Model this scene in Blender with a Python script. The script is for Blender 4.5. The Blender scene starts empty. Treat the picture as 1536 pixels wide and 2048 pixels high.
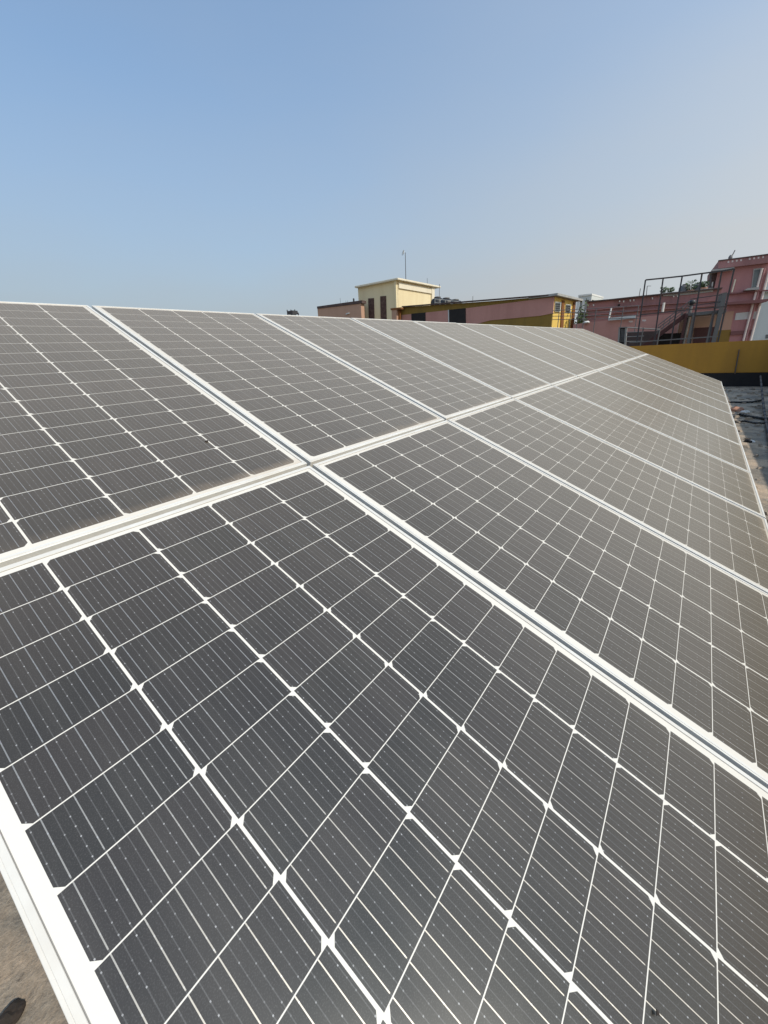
import bpy, bmesh, math, random
from mathutils import Vector, Matrix
random.seed(7)
S = bpy.context.scene
COL = S.collection
rad = math.radians

# ------------------------------------------------------------------ camera
EYE = Vector((0.0, 0.0, 1.33))
CM = Matrix(((0.59684, -0.31226, 0.739105),          # columns: picture right, picture down, view axis
             (-0.801227, -0.183017, 0.569683),
             (-0.04262, -0.932201, -0.359423)))
FPX = 792.72                                          # focal length in pixels of the 1536 px wide photo
cam_d = bpy.data.cameras.new("camera")
cam = bpy.data.objects.new("camera", cam_d)
COL.objects.link(cam)
r_, d_, v_ = CM.col[0], CM.col[1], CM.col[2]
rot = Matrix((r_, -d_, -v_)).transposed().to_4x4()
cam.matrix_world = Matrix.Translation(EYE) @ rot
cam_d.sensor_fit = 'HORIZONTAL'
cam_d.sensor_width = 36.0
cam_d.lens = 36.0 * FPX / 1536.0
cam_d.clip_start = 0.02
cam_d.clip_end = 5000
S.camera = cam

# ------------------------------------------------------------------ sky, sun, exposure
SUN_AZ, SUN_EL = -87.5, 45.0                          # azimuth measured from +X towards +Y
W = bpy.data.worlds.new("World")
S.world = W
W.use_nodes = True
wn, wl = W.node_tree.nodes, W.node_tree.links
sky = wn.new("ShaderNodeTexSky")
sky.sky_type = 'NISHITA'
sky.sun_disc = False
sky.sun_elevation = rad(SUN_EL)
sky.sun_rotation = rad(90 - SUN_AZ)
sky.altitude = 10
sky.air_density = 1.0
sky.dust_density = 1.2
sky.ozone_density = 2.0
bg = wn["Background"]
bg.inputs[1].default_value = 0.15
# haze in the air: a pale layer thickening towards the horizon and towards the sun
def wmath(op, a, b=None):
    k = wn.new("ShaderNodeMath"); k.operation = op
    for i, v in enumerate((a, b)):
        if v is None: continue
        if isinstance(v, bpy.types.NodeSocket): wl.new(v, k.inputs[i])
        else: k.inputs[i].default_value = v
    return k.outputs[0]
w_tc = wn.new("ShaderNodeTexCoord")
w_sep = wn.new("ShaderNodeSeparateXYZ"); wl.new(w_tc.outputs['Generated'], w_sep.inputs[0])
w_dot = wn.new("ShaderNodeVectorMath"); w_dot.operation = 'DOT_PRODUCT'; wl.new(w_tc.outputs['Generated'], w_dot.inputs[0])
w_dot.inputs[1].default_value = (math.cos(rad(SUN_AZ)), math.sin(rad(SUN_AZ)), 0.35)
zz = wmath('MAXIMUM', w_sep.outputs[2], 0.0)
hz = wmath('POWER', 2.718, wmath('MULTIPLY', wmath('POWER', wmath('MULTIPLY', zz, 2.1), 1.5), -1.0))
sn = wmath('MULTIPLY', wmath('POWER', wmath('MAXIMUM', wmath('ADD', wmath('MULTIPLY', w_dot.outputs['Value'], 0.5), 0.5), 0.0), 1.6), 0.48)
w_mp = wn.new("ShaderNodeMapping"); w_mp.inputs['Scale'].default_value = (1.0, 1.0, 3.2); wl.new(w_tc.outputs['Generated'], w_mp.inputs[0])
w_ns = wn.new("ShaderNodeTexNoise"); w_ns.inputs['Scale'].default_value = 2.3; w_ns.inputs['Detail'].default_value = 5; wl.new(w_mp.outputs[0], w_ns.inputs['Vector'])
wisp = wmath('MULTIPLY', wmath('SUBTRACT', w_ns.outputs['Fac'], 0.5), 0.16)
fac = wmath('MAXIMUM', wmath('MINIMUM', wmath('ADD', wmath('ADD', hz, sn), wisp), 0.97), 0.0)
w_mix = wn.new("ShaderNodeMix"); w_mix.data_type = 'RGBA'
wl.new(fac, w_mix.inputs[0])
w_blue = wn.new("ShaderNodeMix"); w_blue.data_type = 'RGBA'; w_blue.blend_type = 'MULTIPLY'; w_blue.inputs[0].default_value = 1.0
wl.new(sky.outputs[0], w_blue.inputs[6]); w_blue.inputs[7].default_value = (0.72, 1.28, 1.52, 1)
wl.new(w_blue.outputs[2], w_mix.inputs[6])
w_haze = wn.new("ShaderNodeMix"); w_haze.data_type = 'RGBA'
wl.new(wmath('MINIMUM', wmath('MULTIPLY', sn, 2.6), 1.0), w_haze.inputs[0])
w_haze.inputs[6].default_value = (2.8, 3.02, 3.2, 1)
w_haze.inputs[7].default_value = (5.0, 5.15, 5.25, 1)
wl.new(w_haze.outputs[2], w_mix.inputs[7])
wl.new(w_mix.outputs[2], bg.inputs[0])
sun_d = bpy.data.lights.new("sun", 'SUN')
sun_d.energy = 3.2
sun_d.angle = rad(0.6)
sun_d.color = (1.0, 0.92, 0.79)
sun = bpy.data.objects.new("sun", sun_d)
COL.objects.link(sun)
sdir = Vector((math.cos(rad(SUN_EL)) * math.cos(rad(SUN_AZ)), math.cos(rad(SUN_EL)) * math.sin(rad(SUN_AZ)), math.sin(rad(SUN_EL))))
sun.rotation_euler = sdir.to_track_quat('Z', 'Y').to_euler()
sun.location = sdir * 60
S.view_settings.view_transform = 'Standard'
S.view_settings.look = 'None'
S.view_settings.exposure = 0.0
S.view_settings.gamma = 1.0
S.render.film_transparent = False
S.cycles.max_bounces = 6
S.cycles.use_denoising = True

# ------------------------------------------------------------------ helpers: tags, meshes
def tag(o, label=None, cat=None, group=None, kind=None):
    if label: o['label'] = label
    if cat: o['category'] = cat
    if group: o['group'] = group
    if kind: o['kind'] = kind
    return o

def thing(name, label, cat, loc, group=None):
    o = bpy.data.objects.new(name, None)
    o.empty_display_size = 0.2
    COL.objects.link(o)
    o.location = loc
    return tag(o, label, cat, group)

class MB:
    def __init__(s): s.v = []; s.f = []
    def add(s, vs, fs):
        b = len(s.v)
        s.v += [Vector(p) for p in vs]
        s.f += [tuple(b + i for i in f) for f in fs]
        return s
    def box(s, lo, hi):
        x0, y0, z0 = lo; x1, y1, z1 = hi
        return s.hexa(Vector(lo), Vector((x1 - x0, 0, 0)), Vector((0, y1 - y0, 0)), Vector((0, 0, z1 - z0)))
    def hexa(s, o, a, b, c):
        o = Vector(o)
        return s.add([o, o + a, o + a + b, o + b, o + c, o + a + c, o + a + b + c, o + b + c],
                     [(0, 3, 2, 1), (4, 5, 6, 7), (0, 1, 5, 4), (1, 2, 6, 5), (2, 3, 7, 6), (3, 0, 4, 7)])
    def prism(s, pts, ext):
        n = len(pts); ext = Vector(ext)
        vs = [Vector(p) for p in pts] + [Vector(p) + ext for p in pts]
        fs = [tuple(range(n)), tuple(range(2 * n - 1, n - 1, -1))]
        fs += [(i, (i + 1) % n, n + (i + 1) % n, n + i) for i in range(n)]
        return s.add(vs, fs)
    def tube(s, p, q, r, n=8, r2=None):
        p, q = Vector(p), Vector(q); r2 = r if r2 is None else r2
        d = (q - p).normalized()
        a = d.orthogonal().normalized(); b = d.cross(a)
        vs = []
        for c, rr in ((p, r), (q, r2)):
            vs += [c + (a * math.cos(2 * math.pi * k / n) + b * math.sin(2 * math.pi * k / n)) * rr for k in range(n)]
        fs = [(k, (k + 1) % n, n + (k + 1) % n, n + k) for k in range(n)]
        fs += [tuple(range(n - 1, -1, -1)), tuple(range(n, 2 * n))]
        return s.add(vs, fs)
    def bar(s, p, q, w, h, up=(0, 0, 1)):
        p, q = Vector(p), Vector(q); d = (q - p)
        side = d.cross(Vector(up)).normalized(); u = side.cross(d).normalized()
        return s.hexa(p - side * w / 2 - u * h / 2, d, side * w, u * h)
    def path(s, pts, r, n=8):
        for a, b in zip(pts[:-1], pts[1:]): s.tube(a, b, r, n)
        return s
    def lathe(s, c, prof, n=20):
        c = Vector(c); m = len(prof); vs = []
        for r, z in prof:
            vs += [c + Vector((r * math.cos(2 * math.pi * k / n), r * math.sin(2 * math.pi * k / n), z)) for k in range(n)]
        fs = []
        for i in range(m - 1):
            for k in range(n):
                fs.append((i * n + k, i * n + (k + 1) % n, (i + 1) * n + (k + 1) % n, (i + 1) * n + k))
        fs += [tuple(range(n - 1, -1, -1)), tuple(range((m - 1) * n, m * n))]
        return s.add(vs, fs)
    def build(s, name, mat, parent=None, bevel=0, smooth=False, recalc=True):
        off = Vector((0, 0, 0))
        p = parent
        while p is not None: off += Vector(p.location); p = p.parent
        me = bpy.data.meshes.new(name)
        me.from_pydata([tuple(v - off) for v in s.v], [], s.f)
        if recalc:
            bm = bmesh.new(); bm.from_mesh(me)
            bmesh.ops.recalc_face_normals(bm, faces=bm.faces)
            if bevel: bmesh.ops.bevel(bm, geom=list(bm.edges), offset=bevel, segments=2, affect='EDGES', clamp_overlap=True)
            bm.to_mesh(me); bm.free()
        me.materials.append(mat)
        if smooth:
            for q in me.polygons: q.use_smooth = True
        o = bpy.data.objects.new(name, me)
        COL.objects.link(o)
        if parent is not None: o.parent = parent
        return o

# ------------------------------------------------------------------ helpers: sight lines of the photo -> metres on real walls
def ray(px, py): return CM @ Vector(((px - 768) / FPX, (py - 1024) / FPX, 1.0))
def at_h(px, py, z):
    d = ray(px, py); return EYE + d * ((z - EYE.z) / d.z)
class Wall:
    """an upright plane through q running in the direction yaw (degrees); n points back to the viewer"""
    def __init__(s, q, yaw):
        s.q = Vector(q); s.a = Vector((math.cos(rad(yaw)), math.sin(rad(yaw)), 0))
        n = Vector((-s.a.y, s.a.x, 0))
        s.n = n if n.dot(EYE - s.q) > 0 else -n
    def pt(s, p, off=0.0):
        d = ray(*p); k = (s.q + s.n * off - EYE).dot(s.n) / d.dot(s.n)
        return EYE + d * k
    def poly(s, mb, pts, off=0.0, thick=0.1):
        return mb.prism([s.pt(p, off) for p in pts], -s.n * thick)
def c1(x, y): return (620 + x / 3.339, 480 + y / 3.339)
def c2(x, y): return (1076 + x / 3.339, 480 + y / 3.3375)
def c3(x, y): return (1220 + x / 4.861, 520 + y / 4.861)
def c4(x, y): return (1090 + x / 7.314, 560 + y / 7.314)
def c5(x, y): return (850 + x / 10.24, 560 + y / 10.24)
def lowz(v, z): return Vector((v.x, v.y, z))

# ------------------------------------------------------------------ materials
class NT:
    """tiny expression builder for shader math"""
    def __init__(s, m): s.n = m.node_tree.nodes; s.l = m.node_tree.links
    def set(s, sock, v):
        if hasattr(v, 'is_output') or isinstance(v, bpy.types.NodeSocket): s.l.new(v, sock)
        else: sock.default_value = v
    def m(s, op, a, b=None, c=None):
        k = s.n.new("ShaderNodeMath"); k.operation = op
        s.set(k.inputs[0], a)
        if b is not None: s.set(k.inputs[1], b)
        if c is not None: s.set(k.inputs[2], c)
        return k.outputs[0]
    def mix(s, f, a, b, mode='MIX'):
        k = s.n.new("ShaderNodeMix"); k.data_type = 'RGBA'; k.blend_type = mode
        s.set(k.inputs[0], f); s.set(k.inputs[6], a); s.set(k.inputs[7], b)
        return k.outputs[2]
    def noise(s, vec, scale, detail=4, rough=0.55):
        k = s.n.new("ShaderNodeTexNoise"); s.l.new(vec, k.inputs['Vector'])
        k.inputs['Scale'].default_value = scale; k.inputs['Detail'].default_value = detail; k.inputs['Roughness'].default_value = rough
        return k.outputs['Fac']
    def ramp(s, f, lo, hi):
        k = s.n.new("ShaderNodeMapRange"); s.l.new(f, k.inputs[0])
        k.inputs[1].default_value = lo; k.inputs[2].default_value = hi
        return k.outputs[0]
    def white(s, x, y, z=0.0):
        c = s.n.new("ShaderNodeCombineXYZ"); s.set(c.inputs[0], x); s.set(c.inputs[1], y); s.set(c.inputs[2], z)
        k = s.n.new("ShaderNodeTexWhiteNoise"); k.noise_dimensions = '3D'; s.l.new(c.outputs[0], k.inputs['Vector'])
        return k.outputs['Value']
def C4(c): return (c[0], c[1], c[2], 1.0)
def new_mat(name):
    m = bpy.data.materials.new(name); m.use_nodes = True
    return m, NT(m), m.node_tree.nodes["Principled BSDF"]
def mat(name, col, rough=0.8, metal=0.0, stain=None, amt=0.5, scale=1.2, fine=0.25, streak=False, bump=0.0, lo=0.45, hi=0.75):
    """weathered paint: col, large stains in the colour 'stain', fine mottling; streak = rain streaks"""
    m, t, b = new_mat(name)
    tc = t.n.new("ShaderNodeTexCoord").outputs['Object']
    base = C4(col)
    if stain is not None:
        vec = tc
        if streak:
            mp = t.n.new("ShaderNodeMapping"); mp.inputs['Scale'].default_value = (1.6, 1.6, 0.22); t.l.new(tc, mp.inputs[0]); vec = mp.outputs[0]
        f = t.ramp(t.noise(vec, scale, 6, 0.62), lo, hi)
        base = t.mix(t.m('MULTIPLY', f, amt), base, C4(stain))
    if fine:
        g = t.m('MULTIPLY_ADD', t.noise(tc, scale * 9 + 3, 5, 0.65), 2 * fine, 1 - fine)
        cmb = t.n.new("ShaderNodeCombineColor")
        for i in range(3): t.l.new(g, cmb.inputs[i])
        base = t.mix(1.0, base, cmb.outputs[0], 'MULTIPLY')
    t.set(b.inputs['Base Color'], base)
    b.inputs['Roughness'].default_value = rough; b.inputs['Metallic'].default_value = metal
    if bump:
        bp = t.n.new("ShaderNodeBump"); bp.inputs['Strength'].default_value = bump; bp.inputs['Distance'].default_value = 0.01
        t.l.new(t.noise(tc, scale * 22, 6, 0.7), bp.inputs['Height']); t.l.new(bp.outputs[0], b.inputs['Normal'])
    return m

# solar panel measures (metres)
PIT, HC = 0.184, 0.092                 # string pitch, half-cell pitch
NS, NR = 5, 17
PU, GV = 0.994424, 0.059182            # panel pitch along the row, cell-to-cell gap between the rows
MU, MV = 0.0288, 0.0238                # cell area to the outer frame edge
W2, H2 = NS * PIT / 2, NR * HC / 2

def laminate_material():
    m, t, b = new_mat("solar_laminate")
    tc = t.n.new("ShaderNodeTexCoord").outputs['Object']
    sx = t.n.new("ShaderNodeSeparateXYZ"); t.l.new(tc, sx.inputs[0])
    rnd = t.n.new("ShaderNodeObjectInfo").outputs['Random']
    X = t.m('ADD', sx.outputs[0], W2); Y = t.m('ADD', sx.outputs[1], H2)
    u = t.m('DIVIDE', X, PIT); v = t.m('DIVIDE', Y, HC)
    si, vi = t.m('FLOOR', u), t.m('FLOOR', v)
    fu, fv = t.m('FRACT', u), t.m('FRACT', v)
    du = t.m('SUBTRACT', t.m('MULTIPLY', t.m('MINIMUM', fu, t.m('SUBTRACT', 1.0, fu)), PIT), 0.0023)
    dvl = t.m('SUBTRACT', t.m('MULTIPLY', fv, HC), 0.00085)
    dvh = t.m('SUBTRACT', t.m('MULTIPLY', t.m('SUBTRACT', 1.0, fv), HC), 0.00085)
    odd = t.m('MODULO', t.m('ADD', si, 10.0), 2.0)
    dvc = t.m('ADD', t.m('MULTIPLY', dvl, t.m('SUBTRACT', 1.0, odd)), t.m('MULTIPLY', dvh, odd))
    ins = t.m('MULTIPLY', t.m('GREATER_THAN', du, 0.0), t.m('MULTIPLY', t.m('GREATER_THAN', dvl, 0.0), t.m('GREATER_THAN', dvh, 0.0)))
    ins = t.m('MULTIPLY', ins, t.m('GREATER_THAN', t.m('ADD', du, dvc), 0.0088))
    def within(a, lo, hi): return t.m('MULTIPLY', t.m('GREATER_THAN', a, lo), t.m('LESS_THAN', a, hi))
    ins = t.m('MULTIPLY', ins, t.m('MULTIPLY', within(u, 0.0, float(NS)), within(v, 0.0, float(NR))))
    # ribbons: five bright ones per cell, two faint ones between, solder dots along the faint ones
    m5 = t.m('ABSOLUTE', t.m('SUBTRACT', t.m('FRACT', t.m('MULTIPLY', fu, 5.0)), 0.5))
    bus = t.m('LESS_THAN', m5, 0.00072 / (PIT / 5))
    bus = t.m('MULTIPLY', bus, t.m('GREATER_THAN', dvl, 0.0034))
    u15 = t.m('MULTIPLY', fu, 15.0)
    m15 = t.m('ABSOLUTE', t.m('SUBTRACT', t.m('FRACT', u15), 0.5))
    faint = t.m('LESS_THAN', m15, 0.0006 / (PIT / 15))
    v6 = t.m('MULTIPLY', fv, 6.0)
    md = t.m('ABSOLUTE', t.m('SUBTRACT', t.m('FRACT', v6), 0.5))
    dot = t.m('MULTIPLY', t.m('LESS_THAN', m15, 0.0008 / (PIT / 15)), t.m('LESS_THAN', md, 0.0009 / (HC / 6)))
    dotr = t.white(t.m('FLOOR', t.m('MULTIPLY', u, 15.0)), t.m('FLOOR', t.m('MULTIPLY', v, 6.0)), rnd)
    dot = t.m('MULTIPLY', dot, t.m('MULTIPLY', t.m('POWER', dotr, 1.6), 0.6))
    cr = t.white(si, vi, rnd)
    crb = t.white(vi, si, t.m('ADD', rnd, 3.3))
    cell = t.mix(cr, C4((0.0125, 0.0128, 0.0128)), C4((0.021, 0.0195, 0.0175)))
    cell = t.mix(t.m('MULTIPLY', crb, 0.5), cell, C4((0.024, 0.019, 0.020)))
    # specks of dust
    sp = t.ramp(t.noise(tc, 620.0, 2, 0.5), 0.50, 0.80)
    cell = t.mix(t.m('MULTIPLY', sp, 0.17), cell, C4((0.30, 0.29, 0.27)))
    cell = t.mix(t.m('MULTIPLY', faint, 0.11), cell, C4((0.5, 0.5, 0.5)))
    cell = t.mix(t.m('MULTIPLY', bus, 0.85), cell, C4((0.52, 0.49, 0.44)))
    cell = t.mix(dot, cell, C4((0.70, 0.70, 0.70)))
    base = t.mix(ins, C4((0.83, 0.79, 0.71)), cell)
    # thin film of dust, thicker in places, and silt caught along the lower frame edge
    film = t.ramp(t.noise(tc, 3.0, 5, 0.6), 0.3, 0.8)
    base = t.mix(t.m('MULTIPLY', t.m('MULTIPLY_ADD', film, 0.030, 0.004), t.m('MULTIPLY_ADD', rnd, 1.0, 0.5)), base, C4((0.52, 0.46, 0.38)))
    mp = t.n.new("ShaderNodeMapping"); mp.inputs['Scale'].default_value = (14.0, 1.6, 1.0); t.l.new(tc, mp.inputs[0])
    ad = t.n.new("ShaderNodeVectorMath"); ad.operation = 'ADD'; t.l.new(mp.outputs[0], ad.inputs[0])
    cb = t.n.new("ShaderNodeCombineXYZ"); t.set(cb.inputs[0], t.m('MULTIPLY', rnd, 37.0)); t.set(cb.inputs[1], t.m('MULTIPLY', rnd, 91.0)); t.l.new(cb.outputs[0], ad.inputs[1])
    run = t.ramp(t.noise(ad.outputs[0], 1.0, 4, 0.6), 0.50, 0.80)
    base = t.mix(t.m('MULTIPLY', run, 0.05), base, C4((0.50, 0.46, 0.40)))
    edge = t.m('SUBTRACT', 1.0, t.ramp(t.m('ADD', Y, t.m('MULTIPLY', t.m('SUBTRACT', t.noise(tc, 9.0, 5, 0.6), 0.5), 0.07)), -0.012, 0.034))
    edge = t.m('MULTIPLY', edge, t.m('MULTIPLY_ADD', t.ramp(sx.outputs[0], -W2, W2), 0.75, 0.02))
    base = t.mix(t.m('MULTIPLY', edge, 0.6), base, C4((0.50, 0.38, 0.26)))
    # sealant rim of the glass; its dark also paints in the frame lip's shade
    eu = t.m('SUBTRACT', t.m('ABSOLUTE', sx.outputs[0]), W2 + MU - 0.0135)
    ev = t.m('SUBTRACT', t.m('ABSOLUTE', sx.outputs[1]), H2 + MV - 0.0135)
    seal_shade = t.m('GREATER_THAN', t.m('MAXIMUM', eu, ev), 0.0)
    base = t.mix(t.m('MULTIPLY', seal_shade, 0.8), base, C4((0.16, 0.15, 0.14)))
    t.set(b.inputs['Base Color'], base)
    ribbon = t.m('MULTIPLY', bus, ins)
    rf = t.m('ADD', t.m('MULTIPLY_ADD', film, 0.10, 0.19), t.m('MULTIPLY', ribbon, 0.22))
    t.set(b.inputs['Roughness'], rf)
    t.set(b.inputs['Metallic'], t.m('MULTIPLY', ribbon, 0.8))
    b.inputs['IOR'].default_value = 1.62
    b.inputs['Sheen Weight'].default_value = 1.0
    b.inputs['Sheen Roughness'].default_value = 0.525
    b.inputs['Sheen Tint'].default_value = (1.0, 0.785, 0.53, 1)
    return m
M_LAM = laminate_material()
M_ALU = mat("white_anodised_frame", (0.76, 0.74, 0.69), 0.42, 0.08, (0.60, 0.52, 0.41), 0.55, 3.5, 0.06)
M_STEEL = mat("galvanised_steel", (0.42, 0.43, 0.44), 0.5, 0.6, (0.3, 0.22, 0.16), 0.5, 3.0, 0.15)
def floor_mat():
    m, t, b = new_mat("roof_concrete")
    tc = t.n.new("ShaderNodeTexCoord").outputs['Object']
    big = t.ramp(t.noise(tc, 1.5, 7, 0.68), 0.40, 0.56)
    mid = t.ramp(t.noise(tc, 5.5, 6, 0.7), 0.46, 0.62)
    fin = t.noise(tc, 60.0, 6, 0.75)
    spk = t.ramp(t.noise(tc, 28.0, 4, 0.7), 0.60, 0.70)
    base = t.mix(t.m('MULTIPLY', big, 0.88), C4((0.56, 0.425, 0.30)), C4((0.185, 0.172, 0.148)))  # weathered beige and grey; the grey blotches also paint in mottled shade
    base = t.mix(t.m('MULTIPLY', mid, 0.55), base, C4((0.36, 0.31, 0.245)))
    base = t.mix(t.m('MULTIPLY', spk, 0.7), base, C4((0.045, 0.043, 0.04)))
    g = t.m('MULTIPLY_ADD', fin, 1.6, 0.2)
    cmb = t.n.new("ShaderNodeCombineColor")
    for i in range(3): t.l.new(g, cmb.inputs[i])
    base = t.mix(1.0, base, cmb.outputs[0], 'MULTIPLY')
    t.set(b.inputs['Base Color'], base); b.inputs['Roughness'].default_value = 0.95
    bp = t.n.new("ShaderNodeBump"); bp.inputs['Strength'].default_value = 0.8; bp.inputs['Distance'].default_value = 0.012
    t.l.new(t.m('ADD', fin, t.noise(tc, 14.0, 5, 0.65)), bp.inputs['Height']); t.l.new(bp.outputs[0], b.inputs['Normal'])
    return m
M_FLOOR = floor_mat()
M_GROUND = mat("ground_earth", (0.20, 0.17, 0.12), 1.0, 0, (0.07, 0.10, 0.04), 0.9, 0.03, 0.3)
M_OCHRE = mat("ochre_paint", (0.40, 0.215, 0.030), 0.85, 0, (0.24, 0.125, 0.03), 0.5, 0.9, 0.08, streak=True)
M_DULLBLACK = mat("dull_black", (0.012, 0.012, 0.014), 0.9, 0, (0.03, 0.03, 0.03), 0.5, 2, 0.3)
M_CREAM = mat("cream_paint", (0.82, 0.70, 0.45), 0.9, 0, (0.58, 0.44, 0.24), 0.4, 0.8, 0.06, streak=True)
M_CREAMW = mat("pale_cream_trim", (0.80, 0.73, 0.58), 0.9, 0, (0.55, 0.46, 0.32), 0.4, 1.2, 0.06, streak=True)
M_JALI = mat("brown_brick_grille", (0.085, 0.045, 0.035), 0.9, 0, (0.19, 0.12, 0.09), 0.8, 4.5, 0.5)
M_PINK = mat("faded_pink_paint", (0.52, 0.27, 0.23), 0.9, 0, (0.33, 0.15, 0.125), 0.45, 0.6, 0.08, streak=True)
M_PINK2 = mat("sooty_pink_paint", (0.38, 0.19, 0.185), 0.9, 0, (0.15, 0.085, 0.075), 0.75, 0.5, 0.14, streak=True)
M_PINK3 = mat("rose_paint", (0.46, 0.23, 0.225), 0.9, 0, (0.28, 0.135, 0.13), 0.5, 0.5, 0.10, streak=True)
M_TANPINK = mat("tan_pink_paint", (0.50, 0.31, 0.22), 0.9, 0, (0.36, 0.2, 0.14), 0.4, 0.8, 0.06, streak=True)
M_OLIVE = mat("olive_ochre_paint", (0.26, 0.165, 0.035), 0.9, 0, (0.10, 0.08, 0.025), 0.6, 0.9, 0.15, streak=True)
M_YEL = mat("yellow_paint", (0.78, 0.54, 0.13), 0.85, 0, (0.6, 0.38, 0.08), 0.4, 1.0, 0.06, streak=True)
M_RUST = mat("rust_brown_trim", (0.22, 0.085, 0.02), 0.85, 0, (0.12, 0.05, 0.02), 0.5, 2, 0.1)
M_DARKCAP = mat("sooty_coping", (0.085, 0.06, 0.055), 0.95, 0, (0.16, 0.10, 0.09), 0.6, 2, 0.3)
M_MAROON = mat("maroon_paint", (0.085, 0.03, 0.028), 0.75, 0, (0.05, 0.022, 0.02), 0.6, 1.5, 0.15)
M_LEDGE = mat("stained_ledge", (0.22, 0.10, 0.095), 0.9, 0, (0.12, 0.07, 0.06), 0.6, 1.0, 0.12)
M_DARKSTEEL = mat("dark_painted_steel", (0.05, 0.052, 0.058), 0.55, 0.3, (0.12, 0.06, 0.04), 0.6, 4, 0.2)
M_GREYSTEEL = mat("grey_painted_steel", (0.15, 0.152, 0.152), 0.6, 0.2, (0.18, 0.12, 0.09), 0.6, 3, 0.15)
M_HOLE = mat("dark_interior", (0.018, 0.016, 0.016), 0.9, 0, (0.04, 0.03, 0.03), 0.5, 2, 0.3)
M_WHITE = mat("white_paint", (0.74, 0.73, 0.70), 0.8, 0, (0.5, 0.48, 0.44), 0.5, 1.2, 0.06, streak=True)
M_PALE = mat("pale_grey_paint", (0.60, 0.62, 0.60), 0.9, 0, (0.45, 0.46, 0.44), 0.5, 0.4, 0.06, streak=True)
M_MIDGREY = mat("dull_grey_paint", (0.28, 0.28, 0.27), 0.8, 0, (0.16, 0.15, 0.14), 0.6, 1.2, 0.12)
M_GREYW = mat("weathered_grey_plaster", (0.40, 0.40, 0.38), 0.9, 0, (0.16, 0.16, 0.15), 0.7, 0.7, 0.2, streak=True)
M_BLACKPL = mat("black_plastic", (0.02, 0.02, 0.022), 0.45, 0, (0.05, 0.05, 0.05), 0.4, 3, 0.1)
M_PVC = mat("pvc_pipe", (0.66, 0.58, 0.54), 0.5, 0, (0.45, 0.36, 0.32), 0.5, 3, 0.08)
M_LEAF = mat("leaves", (0.055, 0.095, 0.03), 0.7, 0, (0.11, 0.14, 0.05), 0.8, 2.5, 0.3)
M_BARK = mat("bark", (0.10, 0.075, 0.05), 0.95, 0, (0.05, 0.04, 0.03), 0.6, 4, 0.3)
M_DRY = mat("dry_leaf", (0.028, 0.022, 0.018), 0.9, 0, (0.06, 0.04, 0.03), 0.6, 40, 0.3)
M_TERRA = mat("clay_rubble", (0.42, 0.22, 0.15), 0.95, 0, (0.3, 0.2, 0.15), 0.6, 8, 0.3)
def glass_mat():
    m, t, b = new_mat("window_glass")
    b.inputs['Base Color'].default_value = (0.10, 0.125, 0.13, 1); b.inputs['Roughness'].default_value = 0.12
    tc = t.n.new("ShaderNodeTexCoord").outputs['Object']
    t.set(b.inputs['Base Color'], t.mix(t.ramp(t.noise(tc, 2.0, 3), 0.35, 0.7), C4((0.07, 0.09, 0.095)), C4((0.16, 0.19, 0.19))))
    return m
M_GLASS = glass_mat()

# ------------------------------------------------------------------ the setting
def plate(name, lo, hi, m):
    o = MB().box(lo, hi).build(name, m); tag(o, kind='structure'); return o
FX = 17.9
o = MB().box((-7, -2.5, -0.35), (FX + 0.15, 9.0, 0.0)).build("roof_floor", M_FLOOR); tag(o, kind='structure')
o = MB().box((-1500, -1500, -9.4), (1500, 1500, -9.0)).build("ground", M_GROUND); tag(o, kind='structure')
o = MB().box((-6.8, -2.4, -8.99), (FX, 8.8, -0.352)).build("roof_block", M_OLIVE)
o.name = "our_building"
o.name = "building_below_roof"
tag(o, "ochre building under the concrete roof that carries the solar panels", "building")

# parapet: far run, plus an unseen return added on the sunny side to shade the floor
Rt = thing("parapet_wall", "ochre parapet wall with black base at the end of the solar roof", "wall", (17.8, -0.5, 0.0))
TH, ZB, ZT, YR = 0.14, 0.425, 1.385, -2.36
ZT2 = 1.62
PX = 17.82
MB().box((PX, YR - TH, ZB), (PX + TH, 4.2, ZT)).box((-5.0, YR - TH, ZB), (PX - 0.002, YR, ZT2)).build("wall", M_OCHRE, Rt, bevel=0.012)
MB().box((PX - 0.012, YR - TH, 0.003), (PX + TH, 4.2, ZB - 0.003)).box((-5.0, YR - TH, 0.003), (PX - 0.015, YR + 0.012, ZB - 0.003)).build("plinth", M_DULLBLACK, Rt)  # separate near-black band along the foot of the wall
w = Wall((PX, 0, 0), 90)
MB().tube(w.pt((1478.5, 699), 0.03), w.pt((1469.5, 748), 0.03), 0.017).build("conduit", M_DARKSTEEL, Rt)

# ------------------------------------------------------------------ solar array
O = Vector((-0.031922, 1.003616, 0.970272))
Uw = Vector((0.999863, 0.0, 0.016569)); Vw = Vector((-0.006458, 0.920929, 0.389678)); Nw = Vector((-0.015259, -0.389732, 0.920802))
BEND = 0.011688
V2 = (Vw * math.cos(BEND) + Nw * math.sin(BEND)).normalized(); N2 = Uw.cross(V2).normalized()
NC = 12
def frame_mesh():
    a, b = W2 + MU, H2 + MV
    prof = [(0.0, -0.0335), (0.0, 0.0001), (0.0005, 0.0005), (0.0042, 0.0005), (0.0046, 0.0017), (0.0116, 0.0017), (0.0122, 0.0010), (0.0122, -0.0034), (0.0022, -0.0034), (0.0022, -0.0310), (0.018, -0.0310), (0.018, -0.0335)]
    mb = MB(); n = len(prof); vs = []
    for sx, sy in ((-1, -1), (1, -1), (1, 1), (-1, 1)):
        for w_, z in prof: vs.append((sx * (a - w_), sy * (b - w_), z))
    fs = []
    for c in range(4):
        for i in range(n):
            fs.append((c * n + i, ((c + 1) % 4) * n + i, ((c + 1) % 4) * n + (i + 1) % n, c * n + (i + 1) % n))
    return mb.add(vs, fs)
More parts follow.
